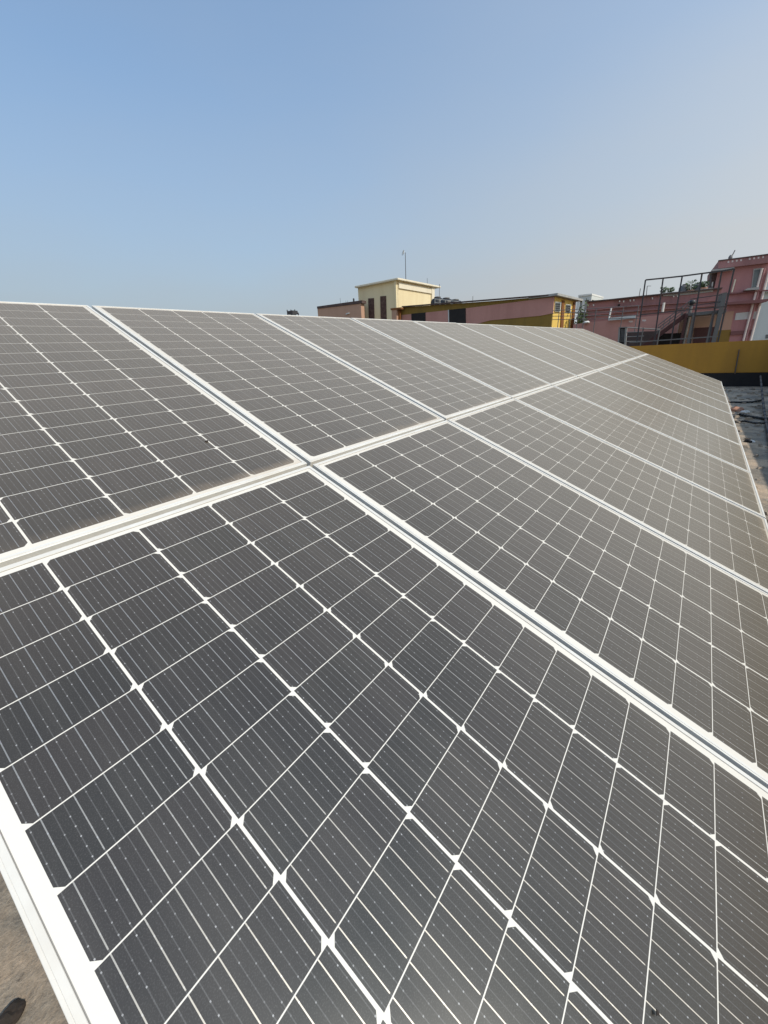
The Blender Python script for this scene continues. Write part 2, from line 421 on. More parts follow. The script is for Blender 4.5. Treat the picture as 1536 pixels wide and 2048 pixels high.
def lam_mesh():
    return MB().box((-(W2 + MU - 0.0124), -(H2 + MV - 0.0124), -0.0034), (W2 + MU - 0.0124, H2 + MV - 0.0124, 0.0))
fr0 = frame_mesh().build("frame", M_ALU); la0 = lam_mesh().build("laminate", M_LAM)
jb0 = MB().box((-0.05, H2 - 0.30, -0.024), (0.05, H2 - 0.18, -0.0036)).build("junction_box", M_BLACKPL)
ORD = ["nearest", "second", "third", "fourth", "fifth", "sixth", "seventh", "eighth", "ninth", "tenth", "eleventh", "farthest"]
first = True
for row in (0, 1):
    for c in range(NC):
        vv = -(H2) if row == 0 else None
        if row == 0: ctr = O + Uw * (c * PU + W2) - Vw * H2; ax, ay, az = Uw, Vw, Nw
        else: ctr = O + Uw * (c * PU + W2) + V2 * (GV + H2); ax, ay, az = Uw, V2, N2
        if row == 0 and c == 0: lab = "nearest solar panel of the lower row, large in the foreground beside the bare concrete"
        elif row == 1 and c == 0: lab = "nearest solar panel of the upper row, cut by the left picture edge"
        elif c == NC - 1: lab = "farthest solar panel of the %s row, at the end by the %s" % (("lower", "ochre parapet") if row == 0 else ("upper", "steel stair frame"))
        else: lab = "%s solar panel from the near end in the %s row of the array" % (ORD[c], ("lower", "upper")[row])
        rt = bpy.data.objects.new("solar_panel", None); COL.objects.link(rt); rt.empty_display_size = 0.2
        tag(rt, lab, "solar panel", "solar panels of the tilted rooftop array")
        mw = Matrix.Identity(4)
        for i, a in enumerate((ax, ay, az)): mw.col[i] = a.to_4d(); mw.col[i][3] = 0
        mw.translation = ctr
        jit = Matrix.Rotation(rad(random.uniform(-.14, .14)), 4, 'X') @ Matrix.Rotation(rad(random.uniform(-.14, .14)), 4, 'Y')
        rt.matrix_world = mw @ jit
        for src in (fr0, la0, jb0):
            ch = src if first else src.copy()
            if not first: COL.objects.link(ch)
            ch.parent = rt
        first = False

# under-structure: rails along the rows, trestles standing on the roof
def on_panel(u, v, n=0.0): return O + Uw * u + (Vw * v if v <= 0 else V2 * v) + (Nw if v <= 0 else N2) * n
for lab, v in (("lowest", -1.25), ("second lowest", -0.32), ("second highest", 0.38), ("highest", 1.30)):
    o = MB().bar(on_panel(-0.02, v, -0.056), on_panel(NC * PU - 0.05, v, -0.056), 0.04, 0.04, Nw).build("mounting_rail", M_STEEL)
    tag(o, "%s steel rail running under the solar panels" % lab, "rail", "rails under the solar panels")
for i in range(5):
    u = 0.5 + i * 2.7
    p0, p1 = on_panel(u, -1.50, -0.107), on_panel(u, 1.52, -0.107)
    nm = ("nearest", "second nearest", "middle", "second farthest", "farthest")[i]
    tr = thing("panel_trestle", "%s steel trestle holding up the tilted solar panels" % nm, "support frame", (p0.x, p0.y, 0), "trestles under the solar panels")
    MB().bar(p0, p1, 0.05, 0.06, Nw).build("rafter", M_STEEL, tr)
    for v in (-1.2, 0.1, 1.3):
        q = on_panel(u, v, -0.14)
        MB().tube((q.x, q.y, 0.012), (q.x, q.y, q.z + 0.005), 0.024, 10).build("leg", M_STEEL, tr)
        MB().box((q.x - 0.08, q.y - 0.08, 0.002), (q.x + 0.08, q.y + 0.08, 0.011)).build("base_plate", M_STEEL, tr)

# small litter on the glass
def litter(px, py, size, lab, name="dry_leaf", cat="leaf"):
    d = ray(px, py)
    # panel plane hit
    k = (O - EYE).dot(Nw) / d.dot(Nw); p = EYE + d * k + Nw * 0.004
    pts = []
    for i in range(7):
        a = i / 7 * 6.283; rr = size * random.uniform(0.4, 1.0) * (1.0 if i % 2 else 0.6)
        pts.append(p + Uw * (math.cos(a) * rr) + Vw * (math.sin(a) * rr * 0.6) + Nw * random.uniform(0, size * 0.2))
    o = MB().prism(pts, Nw * size * 0.22).build(name, M_DRY)
    tag(o, lab, cat)
litter(413, 886, 0.012, "crumpled dark dry leaf on the upper panel near the left picture edge")
litter(1310, 2027, 0.006, "dark insect on the foreground panel near the bottom right corner", "insect", "insect")

# ------------------------------------------------------------------ roof clutter on the right
def strand(name, pts, r, lab, m=M_BLACKPL, cat="pipe", group=None):
    P = [at_h(px, py, z) for px, py, z in pts]
    # smooth
    Q = []
    for i in range(len(P) - 1):
        for k in range(4):
            tt = k / 4; Q.append(P[i].lerp(P[i + 1], tt))
    Q.append(P[-1])
    o = MB().path(Q, r, 8).build(name, m, smooth=True); return tag(o, lab, cat, group)
strand("steel_pipe", [(1521, 752, .42), (1524, 785, .20), (1528, 820, .07), (1533, 848, .03), (1560, 985, .03)], 0.022, "thin dark pipe leaning down from the parapet base across the roof", M_DARKSTEEL)
strand("strand", [(1455, 804, .02), (1480, 804.5, .02), (1504, 804, .02), (1526, 800, .05)], 0.022, "black cable lying across the roof, farthest of the three", group="black strands lying on the roof", cat="strand")  # thin black rounded lines laid across the roof
strand("strand", [(1458, 834, .02), (1478, 828, .03), (1500, 833, .03), (1536, 838, .03), (1600, 842, .03)], 0.024, "thick black cable beside the clay rubble, middle of the three", group="black strands lying on the roof", cat="strand")
strand("strand", [(1465, 843, .02), (1490, 842, .02), (1510, 846, .02), (1545, 846, .02)], 0.016, "thin black cable, nearest of the three across the roof", group="black strands lying on the roof", cat="strand")
def lump(name, px, py, size, m, lab, cat, flat=0.5, z=0.0):
    p = at_h(px, py, z); bm = bmesh.new()
    bmesh.ops.create_icosphere(bm, subdivisions=3, radius=1.0)
    rn = random.Random(int(px * 7 + py))
    for v in bm.verts:
        k = rn.uniform(0.86, 1.04) * (1 + .22 * math.sin(v.co.x * 3.1 + px) * math.cos(v.co.y * 2.7 + py))
        v.co = Vector((v.co.x * size * k, v.co.y * size * k * 0.8, max(-0.05, v.co.z * k) * size * flat + size * flat * 0.05))
    me = bpy.data.meshes.new(name); bm.to_mesh(me); bm.free(); me.materials.append(m)
    o = bpy.data.objects.new(name, me); COL.objects.link(o); o.location = p + Vector((0, 0, 0.003))
    return tag(o, lab, cat)
lump("clay_rubble", 1473, 822, 0.16, M_TERRA, "pinkish clay rubble beside the array edge on the roof", "rubble")
lump("white_bag", 1490, 826, 0.09, M_WHITE, "small white bag on top of the clay rubble", "bag", 0.6)
lump("paper_scrap", 1503, 884, 0.055, M_WHITE, "white scrap lying on the shaded roof near the array edge", "scrap", 0.5)
lump("stone", 1497, 884, 0.06, M_DULLBLACK, "dark stone beside the white scrap on the roof", "stone", 0.6)
lump("dark_clump", 22, 2036, 0.028, M_DRY, "dark brown clump on the concrete at the bottom left corner", "clump", 0.7)

rn = random.Random(11); g = MB()
for _ in range(420):
    x = 3.2 + 14.3 * rn.random() ** 1.3; y = -0.62 - 1.45 * rn.random() ** 1.2
    a = rn.uniform(0, 6.28); L = rn.uniform(.012, .05) * (1 + .5 * (x > 9)); h = L * rn.uniform(.3, .7)
    ca, sa = Vector((math.cos(a), math.sin(a), 0)) * L, Vector((-math.sin(a), math.cos(a), 0)) * L * rn.uniform(.4, .9)
    c = Vector((x, y, 0.001)); t = Vector((rn.uniform(-.3, .3) * L, rn.uniform(-.3, .3) * L, h))
    g.add([c - ca - sa * .6, c + ca * .8 - sa, c + ca + sa * .7, c - ca * .5 + sa, c - ca * .6 - sa * .4 + t, c + ca * .5 - sa * .6 + t, c + ca * .6 + sa * .4 + t, c - ca * .3 + sa * .6 + t],
          [(0, 1, 5, 4), (1, 2, 6, 5), (2, 3, 7, 6), (3, 0, 4, 7), (4, 5, 6, 7), (3, 2, 1, 0)])
M_GRIT = mat("roof_grit", (0.36, 0.29, 0.22), 0.95, 0, (0.10, 0.09, 0.08), 0.9, 3.0, 0.4)
tag(g.build("gravel", M_GRIT), "loose grit and broken mortar along the array edge on the roof", "gravel", kind='stuff')

# ------------------------------------------------------------------ rooftop tank far left
p = at_h(586, 628, 6.0)
t_ = thing("rooftop_frame", "tiny dark frame with a box on a far roof behind the upper panels", "frame", (p.x, p.y, -9.0))
mb = MB(); L_ = 0.55
u_ = Vector((r_.x, r_.y, 0)).normalized()
for k in (-1, -.3, .4, 1): mb.tube(lowz(p + u_ * k * L_, 4.2), lowz(p + u_ * k * L_, 6.4 if k < 0.5 else 6.1), 0.05)
mb.bar(lowz(p - u_ * L_, 6.25), lowz(p + u_ * L_ * 0.5, 6.2), 0.06, 0.10).build("posts", M_DARKSTEEL, t_)
MB().box(p + Vector((-0.35, -0.35, -0.05)), p + Vector((0.35, 0.35, 0.28))).build("box", M_DARKSTEEL, t_)
MB().box(Vector((p.x - 3, p.y - 3, -9)), Vector((p.x + 3, p.y + 3, 4.2))).build("block", M_GREYW, t_)

# ------------------------------------------------------------------ left wing with dark coping
q = at_h(723, 601, 5.72); wl_ = Wall(q, 93.5)
T = thing("pink_wing", "tan pink building wing with dark coping left of the cream stair tower", "building", (q.x, q.y, -9.0))
A, B_ = wl_.pt(c1(48, 446)), wl_.pt(c1(338, 410))
mb = MB()
mb.prism([lowz(A, -9), lowz(B_, -9), lowz(B_, B_.z - .15), lowz(A, A.z - .15)], -wl_.n * 0.45).build("wall", M_TANPINK, T)
A2, B2 = wl_.pt(c1(46, 444), .06), wl_.pt(c1(346, 402), .06)
MB().prism([lowz(A2, A.z - .148), lowz(B2, B_.z - .148), B2, A2], -wl_.n * 0.6).build("coping", M_DARKCAP, T)
k = wl_.pt(c1(292, 404), -.3); MB().lathe(lowz(k, k.z - .1), [(.05, 0), (.07, .1), (.07, .22), (.03, .26)], 10).build("vent", M_DARKSTEEL, T)
for x in (203, 240, 252):
    k = wl_.pt(c1(x, 415), -1.5); MB().tube(lowz(k, k.z - .3), lowz(k, k.z + .12 + .1 * (x % 3)), .012, 5).build("rebar", M_DARKSTEEL, T)
k1, k2 = wl_.pt(c1(240, 495), .05), wl_.pt(c1(262, 488), .05); MB().bar(k1, k2, .08, .08).build("bracket", M_PALE, T)

# ------------------------------------------------------------------ cream stair tower
K = Vector((28.22, 19.62, 0)); fa = Vector((math.cos(rad(88.3)), math.sin(rad(88.3)), 0)); fb = Vector((math.cos(rad(-1.9)), math.sin(rad(-1.9)), 0))
T = thing("stair_tower", "cream rooftop stair tower with flat slab roof and two brown grilles", "building", (K.x, K.y, -9.0))
LA, LB, ZR = 4.0, 5.35, 6.86
MB().hexa(lowz(K + fb * .16, -9), fa * LA, fb * (LB - .3), Vector((0, 0, 9 + ZR - .002))).build("wall", M_CREAM, T)
# light frame round the sunny side: corner strips and a beam, wall set back between them
d = -fa * .14
MB().hexa(lowz(K + fb * .0, -9), fb * .30, fa * .159, Vector((0, 0, 9 + ZR - .003))).build("corner_strip", M_CREAM, T)
MB().hexa(lowz(K + fb * (LB - .42) - fa * .13, -9), fb * .42, fa * .30, Vector((0, 0, 9 + ZR - .003))).build("corner_strip", M_CREAMW, T)
MB().hexa(lowz(K + fb * .303 - fa * .09, ZR - .50), fb * (LB - .73), fa * .12, Vector((0, 0, .38))).build("beam", M_CREAMW, T)
sl = lowz(K - fb * .13 - fa * .30, ZR)
MB().hexa(sl, fa * (LA + .40), fb * (LB + .85), Vector((0, 0, .13))).build("roof_slab", M_CREAMW, T, bevel=0.02)
wf = Wall(K + fb * .16, 88.3)
for quad in (((388, 390), (426, 388), (430, 560), (393, 560)), ((468, 376), (507, 373), (511, 560), (472, 560))):
    g = MB(); wf.poly(g, [c1(*x) for x in quad], .04, .08); g.build("grille", M_JALI, T)
MB().tube(lowz(wf.pt(c1(350, 420), .06), -2), wf.pt(c1(347, 425), .06), .045).build("drain_pipe", M_CREAM, T)
k = wf.pt(c1(352, 445), .08); MB().hexa(k - Vector((.08, .08, .14)), Vector((.12, 0, 0)), Vector((0, .2, 0)), Vector((0, 0, .3))).build("rain_hopper", M_RUST, T)
# mast with a small white dish
ws = Wall(K - fa * .0, -1.9)
b0 = ws.pt(c1(640, 268), -1.4); t0 = ws.pt(c1(632, 82), -1.4)
T = thing("antenna_mast", "tall thin mast with a small white dish on the stair tower roof", "antenna", (b0.x, b0.y, ZR + .131))
MB().tube(lowz(b0, ZR + .131), lowz(b0, t0.z), .03, 8, .022).build("pole", M_DARKSTEEL, T)
dp = lowz(b0, t0.z - .05)
dsh = MB().lathe((0, 0, 0), [(.005, .0), (.12, .035), (.20, .09), (.21, .10), (.19, .095), (.11, .05), (.005, .02)], 16)
mt = Matrix.Translation(dp - r_.normalized() * .10) @ (Vector((-.8, .5, .3)).to_track_quat('Z', 'Y').to_matrix().to_4x4())
dsh.v = [mt @ v for v in dsh.v]; dsh.build("dish", M_WHITE, T, smooth=True)
for (x, y0, y1, dx, lb) in ((783, 292, 255, -2.0, "short thin rod standing on the stair tower roof"),):
    b0 = ws.pt(c1(x, y0), dx); t0 = ws.pt(c1(x, y1), dx)
    tag(MB().tube(lowz(b0, ZR + .131), lowz(b0, t0.z), .016, 6).build("antenna_rod", M_DARKSTEEL), lb, "rod")

# ------------------------------------------------------------------ long building with olive band and pink wall
q = at_h(1109, 591, 4.2); wp = Wall(q, 94.0)
T = thing("long_building", "long pink building with olive roof band and dark openings behind the panels", "building", (q.x, q.y, -9.0))
ptop = [c1(585, 455), c1(620, 450), c1(900, 430), c1(1250, 405), c1(1536, 380), c2(108, 371)]
tp = [wp.pt(x) for x in ptop]
MB().prism([lowz(tp[0], -9)] + tp + [lowz(tp[-1], -9)], -wp.n * 7.0).build("wall", M_OLIVE, T)
g = MB(); wp.poly(g, [c1(592, 503), c1(760, 486), c1(1040, 456), c1(1300, 423), c1(1536, 393), c2(108, 379), c2(100, 489), c1(1536, 506), c1(1200, 537), c1(900, 620), c1(592, 620)], .03, .1); g.build("pink_wall_field", M_PINK, T)
for quad in (((676, 492), (770, 484), (773, 620), (680, 620)), ((928, 466), (1039, 455), (1041, 620), (931, 620))):
    g = MB(); wp.poly(g, [c1(*x) for x in quad], .06, .1); w_ = g.build("opening", M_HOLE, T)
g = MB(); wp.poly(g, [c1(921, 467), c1(927.5, 466), c1(930.5, 620), c1(924, 620)], .065, .1); g.build("jamb", M_PALE, T)
# roof edge strip
e0, e1 = wp.pt(c1(618, 449), .09), wp.pt(c2(108, 370), .09)
MB().bar(e0 + Vector((0, 0, .03)), e1 + Vector((0, 0, .03)), .25, .06).build("roof_edge", M_DARKCAP, T)
# stub at its left end
g = MB(); wp.poly(g, [c1(545, 468), c1(578, 462), c1(580, 620), c1(548, 620)], .5, .35); g.build("stub_column", M_TANPINK, T)
g = MB(); wp.poly(g, [c1(538, 456), c1(606, 449), c1(606, 461), c1(538, 468)], .55, .5); g.build("stub_beam", M_RUST, T)
g = MB(); wp.poly(g, [c1(580, 462), c1(600, 460), c1(602, 620), c1(584, 620)], .3, .2); g.build("drain_pipe", M_RUST, T)

# yellow end block with two windows
K2 = wp.pt(c2(104, 374)); wy = Wall(K2, -4.5)
T = thing("yellow_block", "sunlit yellow end block with two grey windows and rust brown strips", "building", (K2.x, K2.y, -9.0))
ya, yb = wy.pt(c2(104, 376)), wy.pt(c2(255, 405)); yb = lowz(yb, ya.z - .02)
MB().prism([lowz(ya, -9), lowz(yb, -9), yb, ya], -wy.n * 1.2).build("wall", M_YEL, T)
dirx = (lowz(yb, 0) - lowz(ya, 0)).normalized()
MB().hexa(lowz(ya - dirx * .25 + wy.n * .30, ya.z), dirx * ((yb - ya).length + .6), -wy.n * 1.6, Vector((0, 0, .11))).build("roof_slab", M_GREYW, T)
for quad in (((164, 402), (180, 404), (170, 600), (152, 600)), ((240, 413), (254, 414), (238, 600), (222, 600))):
    g = MB(); wy.poly(g, [c2(*x) for x in quad], .06, .1); g.build("corner_strip", M_RUST, T)
for quad in (((117, 412), (156, 414), (150, 480), (114, 478)), ((188, 428), (222, 432), (217, 486), (185, 482))):
    g = MB(); wy.poly(g, [c2(*x) for x in quad], .05, .08); f_ = g.build("window", M_PALE, T)
    cx = sum(x for x, y in quad) / 4; cy = sum(y for x, y in quad) / 4
    g = MB(); wy.poly(g, [c2(cx + (x - cx) * .80, cy + (y - cy) * .88) for x, y in quad], .07, .03); g.build("pane", M_GLASS, f_)
    g = MB()
    for k in range(1, 5):
        a_, b_ = quad[0], quad[1]; c_, d_2 = quad[3], quad[2]; f = k / 5
        l = (a_[0] + (c_[0] - a_[0]) * f + 4, a_[1] + (c_[1] - a_[1]) * f); r = (b_[0] + (d_2[0] - b_[0]) * f - 4, b_[1] + (d_2[1] - b_[1]) * f)
        g.bar(wy.pt(c2(*l), .09), wy.pt(c2(*r), .09), .02, .02)
    g.build("bars", M_GREYSTEEL, f_)

# black tanks and a railing on the long roof behind the tower
wt = Wall(wp.q - wp.n * 3.2, 94.0)
for i, (x, y) in enumerate(((255, 372), (435, 392), (620, 425))):
    p = wt.pt(c5(x, y), -0.9 + .1 * i)
    zb = 4.25
    T = thing("water_tank", ("black water tank nearest the cream stair tower", "black water tank in the middle of the row of three on the long roof", "black water tank farthest from the stair tower on the long roof")[i], "water tank", (p.x, p.y, zb), "black water tanks on the long roof")
    R_ = .50; h_ = max(.3, p.z - zb)
    MB().lathe((p.x, p.y, zb), [(R_, .15), (R_ * 1.02, h_ * .3), (R_ * .97, h_ * .35), (R_ * 1.02, h_ * .42), (R_ * 1.02, h_ * .8), (R_ * .8, h_ * .95), (.25, h_)], 20).build("body", M_BLACKPL, T, smooth=True)
    MB().lathe((p.x, p.y, zb), [(.24, h_ + .003), (.25, h_ + .08), (.1, h_ + .11)], 16).build("lid", M_GREYSTEEL, T, smooth=True)
    MB().box((p.x - .5, p.y - .5, zb - .6), (p.x + .5, p.y + .5, zb + .149)).build("plinth", M_GREYW, T)
wr = Wall(wp.q - wp.n * 1.6, 94.0)
P0, P1 = wr.pt(c5(205, 388)), wr.pt(c5(860, 462))
T = thing("roof_railing", "low grey railing along the long roof beside the black tanks", "railing", (P0.x, P0.y, 4.0))
g = MB()
for f in (0, .28, .56): g.tube(P0 - Vector((0, 0, f * .8)), P1 - Vector((0, 0, f * .5)), .014, 5)
g.build("rails", M_PALE, T)
for k in range(7):
    pp = P0.lerp(P1, k / 6); MB().tube(lowz(pp, 3.9), pp, .016, 5).build("post", M_PALE, T)
for (x, y0, y1, lb) in ((294, 330, 85, "thin rod beside the tower eave on the long roof"), (978, 430, 330, "thin rod rising from the right part of the long roof")):
    b0, t0 = wr.pt(c5(x, y0), -.5), wr.pt(c5(x, y1), -.5)
    tag(MB().tube(lowz(b0, 4.0), lowz(b0, t0.z), .016, 6).build("antenna_rod", M_GREYSTEEL), lb, "rod")

# ------------------------------------------------------------------ white house far behind
kk = at_h(1184.5, 584.8, 8.0)
T = thing("white_house", "small white house top with open loggia far behind the yellow block", "building", (kk.x, kk.y, -9.0))
wa, wb = Wall(kk, 95), Wall(kk, -5)
a0 = wa.pt(c4(488, 208)); b0 = wb.pt(c4(862, 218))
a0, b0, k0 = lowz(a0, 8), lowz(b0, 8), lowz(kk, 8)
ea, eb = (a0 - k0), (b0 - k0)
MB().hexa(k0 - ea * 0.0 + Vector((0, 0, -.30)), ea, eb, Vector((0, 0, .18))).build("roof_slab", M_WHITE, T)
MB().hexa(k0 + Vector((0, 0, -.78)) + ea * .02 + eb * .02, ea * .96, eb * .96, Vector((0, 0, .478))).build("upper_wall", M_PALE, T)
MB().hexa(lowz(k0, -9) + ea * .10 + eb * .08, ea * .8, eb * .8, Vector((0, 0, 16.2))).build("wall", M_GREYW, T)
MB().hexa(k0 + Vector((0, 0, -2.2)) - ea * .02 - eb * .02, ea * 1.15, eb * 1.1, Vector((0, 0, .16))).build("floor_slab", M_PALE, T)
for (i, j) in ((.02, .02), (.5, .02), (.02, .5), (.02, .93), (.92, .02)):
    MB().hexa(k0 + ea * i + eb * j + Vector((0, 0, -2.03)), ea.normalized() * .25, eb.normalized() * .25, Vector((0, 0, 1.24))).build("column", M_WHITE, T)
g = MB(); wa.poly(g, [c4(625, 258), c4(650, 255), c4(650, 282), c4(627, 284)], -.28, .02); g.build("window", M_HOLE, T)

# ------------------------------------------------------------------ dark tree by the yellow block
def tree(name, base, h, R, n, lab, leafs=.12, cat="tree"):
    T = thing(name, lab, cat, base)
    base = Vector(base); rn = random.Random(int(base.x * 10 + base.y))
    g = MB(); g.tube(base, base + Vector((0, 0, h * .55)), R * .09, 8, R * .05)
    for k in range(6):
        a = k * 1.05; s_ = base + Vector((0, 0, h * (.4 + .03 * k)))
        g.tube(s_, s_ + Vector((math.cos(a) * R * .6, math.sin(a) * R * .6, h * .28)), R * .04, 6, R * .012)
    g.build("trunk", M_BARK, T)
    g = MB(); cl = [(Vector((rn.gauss(0, .45), rn.gauss(0, .45), rn.gauss(0, .45))), rn.uniform(.25, .5)) for _ in range(16)]
    for _ in range(n):
        c, s_ = rn.choice(cl); d = Vector((rn.gauss(0, 1), rn.gauss(0, 1), rn.gauss(0, 1))).normalized() * s_ * rn.uniform(.5, 1)
        p = base + Vector((0, 0, h * .68)) + Vector(((c + d).x * R, (c + d).y * R, (c + d).z * h * .33))
        a = Vector((rn.gauss(0, 1), rn.gauss(0, 1), rn.gauss(0, 1))).normalized(); b = a.orthogonal().normalized()
        L = leafs * rn.uniform(.6, 1.3)
        g.add([p - a * L, p + b * L * .5, p + a * L, p - b * L * .5], [(0, 1, 2, 3)])
    g.build("crown", M_LEAF, T, recalc=False)
p = at_h(*c4(540, 480), 3.0)
wtr = Wall(Vector((28.0, 6, 0)), 94)
p = wtr.pt(c4(530, 420)); tree("small_tree", (p.x, p.y, p.z - 5.0), 5.0, .36, 700, "dark green tree squeezed between yellow block and pink long wall",   .10)

# ------------------------------------------------------------------ pink long wall building
q = at_h(1175, 603, 4.0); wk = Wall(q, 95.7)
T = thing("pink_terrace_building", "long low pink building with soot stained parapet behind the steel frame", "building", (q.x, q.y, -9.0))
top = [c2(330, 409), c2(480, 396), c2(700, 372), c2(1000, 342), c2(1230, 318)]
tp = [wk.pt(x) for x in top]
MB().prism([lowz(tp[0], -9)] + [x - Vector((0, 0, .062)) for x in tp] + [lowz(tp[-1], -9)], -wk.n * 6).build("wall", M_PINK2, T)
g = MB()
for a, b in zip(tp[:-1], tp[1:]): g.bar(a - Vector((0, 0, .03)) , b - Vector((0, 0, .03)), .34, .06)
g.build("coping", M_DARKCAP, T)
for (y0, y1, hh) in ((468, 400, 5), (500, 432, 6)):
    g = MB(); wk.poly(g, [c2(325, y0), c2(760, y0 - 38), c2(1230, y1), c2(1230, y1 + hh), c2(760, y0 - 38 + hh), c2(325, y0 + hh)], .12, .12); g.build("ledge", M_PINK2, T)
for (x, y) in ((545, 408), (572, 410), (616, 404), (640, 402), (764, 389), (906, 375), (931, 372), (370, 434)):
    g = MB(); wk.poly(g, [c2(x - 5, y - 6), c2(x + 5, y - 7), c2(x + 4, y + 6), c2(x - 3, y + 7)], .03, .05); g.build("vent_hole", M_WHITE, T)
g = MB(); wk.poly(g, [c2(533, 430), c2(548, 428), c2(547, 440), c2(532, 442)], .02, .04); g.build("opening", M_HOLE, T)
wk2 = Wall(q + wk.n * .3, 95.7)
g = MB(); g.tube(wk2.pt(c3(525, 415)), wk2.pt(c3(510, 505)), .06, 8); g.build("downpipe", M_WHITE, T)
# grey soot stained room on its roof
g = MB(); wk.poly(g, [c2(830, 352), c2(1000, 340), c2(1170, 318), c2(1170, 345), c2(1000, 365), c2(835, 376)], .05, 1.5); g.build("roof_kerb", M_GREYW, T)
# pot plants and tanks on the terrace
wq = Wall(q - wk.n * .6, 95.7)
for i, (x, y0, y1, R_, lb) in enumerate(((832, 358, 322, .22, "small pot plant on the pink terrace behind the second frame post"), (880, 352, 330, .25, "low bushy pot plant in the middle of the pink terrace"), (1020, 335, 268, .42, "tall leafy pot plant on the pink terrace beside the grey tank"), (1108, 318, 284, .24, "pot plant on the pink terrace close to the tall building"))):
    b0, t0 = wq.pt(c2(x, y0)), wq.pt(c2(x, y1)); h_ = (t0.z - b0.z) * .62 + .15; R_ *= .6
    T = thing("pot_plant", lb, "plant", (b0.x, b0.y, b0.z - .3), "pot plants on the pink terrace")
    zb = b0.z - .3
    MB().lathe((b0.x, b0.y, zb), [(.12, 0), (.17, .28), (.18, .3), (.15, .29)], 12).build("pot", M_TERRA, T)
    rn = random.Random(i); g = MB()
    for _ in range(130):
        ang, rr = rn.uniform(0, 6.28), R_ * rn.random() ** .6; z = zb + .3 + h_ * rn.random()
        rr *= .4 + .9 * math.sin(min(1, (z - zb - .3) / h_) * 2.6)
        p = Vector((b0.x + math.cos(ang) * rr, b0.y + math.sin(ang) * rr, z)); a = Vector((math.cos(ang), math.sin(ang), rn.uniform(-.3, .9))).normalized(); s_ = a.orthogonal().normalized()
        L = .075 * rn.uniform(.6, 1.2); g.add([p - a * L, p + s_ * L * .35, p + a * L, p - s_ * L * .35], [(0, 1, 2, 3)])
    g.build("leaves", M_LEAF, T, recalc=False)
    g = MB().tube((b0.x, b0.y, zb + .28), (b0.x, b0.y, zb + .3 + h_ * .7), .015, 6, .006); g.build("stem", M_BARK, T)
for (x, y0, y1, lb) in ((975, 340, 296, "grey cylindrical tank among the pot plants on the pink terrace"), (1072, 325, 286, "grey tank right of the tall pot plant on the pink terrace")):
    b0, t0 = wq.pt(c2(x, y0), -.3), wq.pt(c2(x, y1), -.3); R_ = .26; h_ = t0.z - b0.z
    T = thing("terrace_tank", lb, "tank", (b0.x, b0.y, b0.z - .3), "grey tanks on the pink terrace")
    MB().lathe((b0.x, b0.y, b0.z - .3), [(R_ * .95, 0), (R_, .1), (R_, h_ + .15), (R_ * .8, h_ + .24)], 16).build("body", M_GREYSTEEL, T, smooth=True)
    MB().lathe((b0.x, b0.y, b0.z - .3), [(R_ * .5, h_ + .243), (R_ * .5, h_ + .30)], 14).build("lid", M_DARKSTEEL, T)
for (x0, y0, x1, y1, lb) in ((1278, 592, 1281, 577, "thin leaning rod on the pink terrace left of the steel frame"), (1294, 590, 1294.5, 572, "thin aerial with crossbar on the pink terrace inside the first frame bay")):
    b0, t0 = wq.pt((x0, y0)), wq.pt((x1, y1)); g = MB().tube(b0 - Vector((0, 0, .4)), t0, .018, 6)
    if x0 > 1290: g.tube(t0, wq.pt((1302, 572)), .012, 5)
    tag(g.build("aerial", M_GREYSTEEL), lb, "aerial")

# ------------------------------------------------------------------ nearer pink boundary wall with pale pipe
q = Vector((24.0, 3.0, 0)); wn_ = Wall(q, 95)
T = thing("pink_boundary_wall", "faded pink wall below the railing, left of the steel stairs", "wall", (24.0, 3.0, -9.0))
tp = [wn_.pt(x) for x in (c2(236, 563), c2(320, 552), c2(480, 535), c2(660, 517), c2(760, 506), c2(990, 484), c2(1230, 462))]
MB().prism([lowz(tp[0], -9)] + tp + [lowz(tp[-1], -9)], -wn_.n * .25).build("wall", M_PINK, T)
g = MB(); g.tube(wn_.pt(c4(970, 410), .12), wn_.pt(c4(932, 578), .12), .035, 8); g.build("downpipe", M_WHITE, T)
g = MB(); g.bar(wn_.pt(c4(930, 574), .10), wn_.pt(c4(1325, 540), .10), .12, .12); g.build("ledge_pipe", M_PALE, T)
k = wn_.pt(c4(610, 612), .1); MB().lathe(k - Vector((0, 0, .06)), [(.13, 0), (.15, .04), (.08, .1)], 12).build("lamp_cap", M_WHITE, T)
for (x, y) in ((1255, 607), (1450, 592)):
    g = MB(); wn_.poly(g, [c4(x - 30, y - 12), c4(x + 25, y - 14), c4(x + 32, y + 4), c4(x + 5, y + 16), c4(x - 28, y + 10)], .004, .02); g.build("plaster_patch", M_PVC, T)
# pipe railing in front of it
wv = Wall(Vector((22.8, 3, 0)), 95)
T = thing("pipe_railing", "thin grey pipe railing in front of the yellow block and pink wall", "railing", (22.8, 3.0, -9.0))
g = MB()
for ys in ((450, 375), (487, 452), (530, 515), (580, 560)):
    a, b = wv.pt(c4(105, ys[0] if ys[0] != 450 else 450)), wv.pt(c4(1380, ys[1]))
    g.tube(a, b, .014, 6)
g.build("rails", M_GREYSTEEL, T)
for (x0, y0, x1, y1) in ((207, 470, 200, 640), (382, 450, 375, 640), (490, 445, 480, 640), (583, 435, 570, 630), (752, 420, 742, 640), (1150, 400, 1135, 640), (1372, 375, 1345, 650)):
    MB().tube(wv.pt(c4(x0, y0)), lowz(wv.pt(c4(x0, y0)), -.6), .018, 6).build("post", M_GREYSTEEL, T)

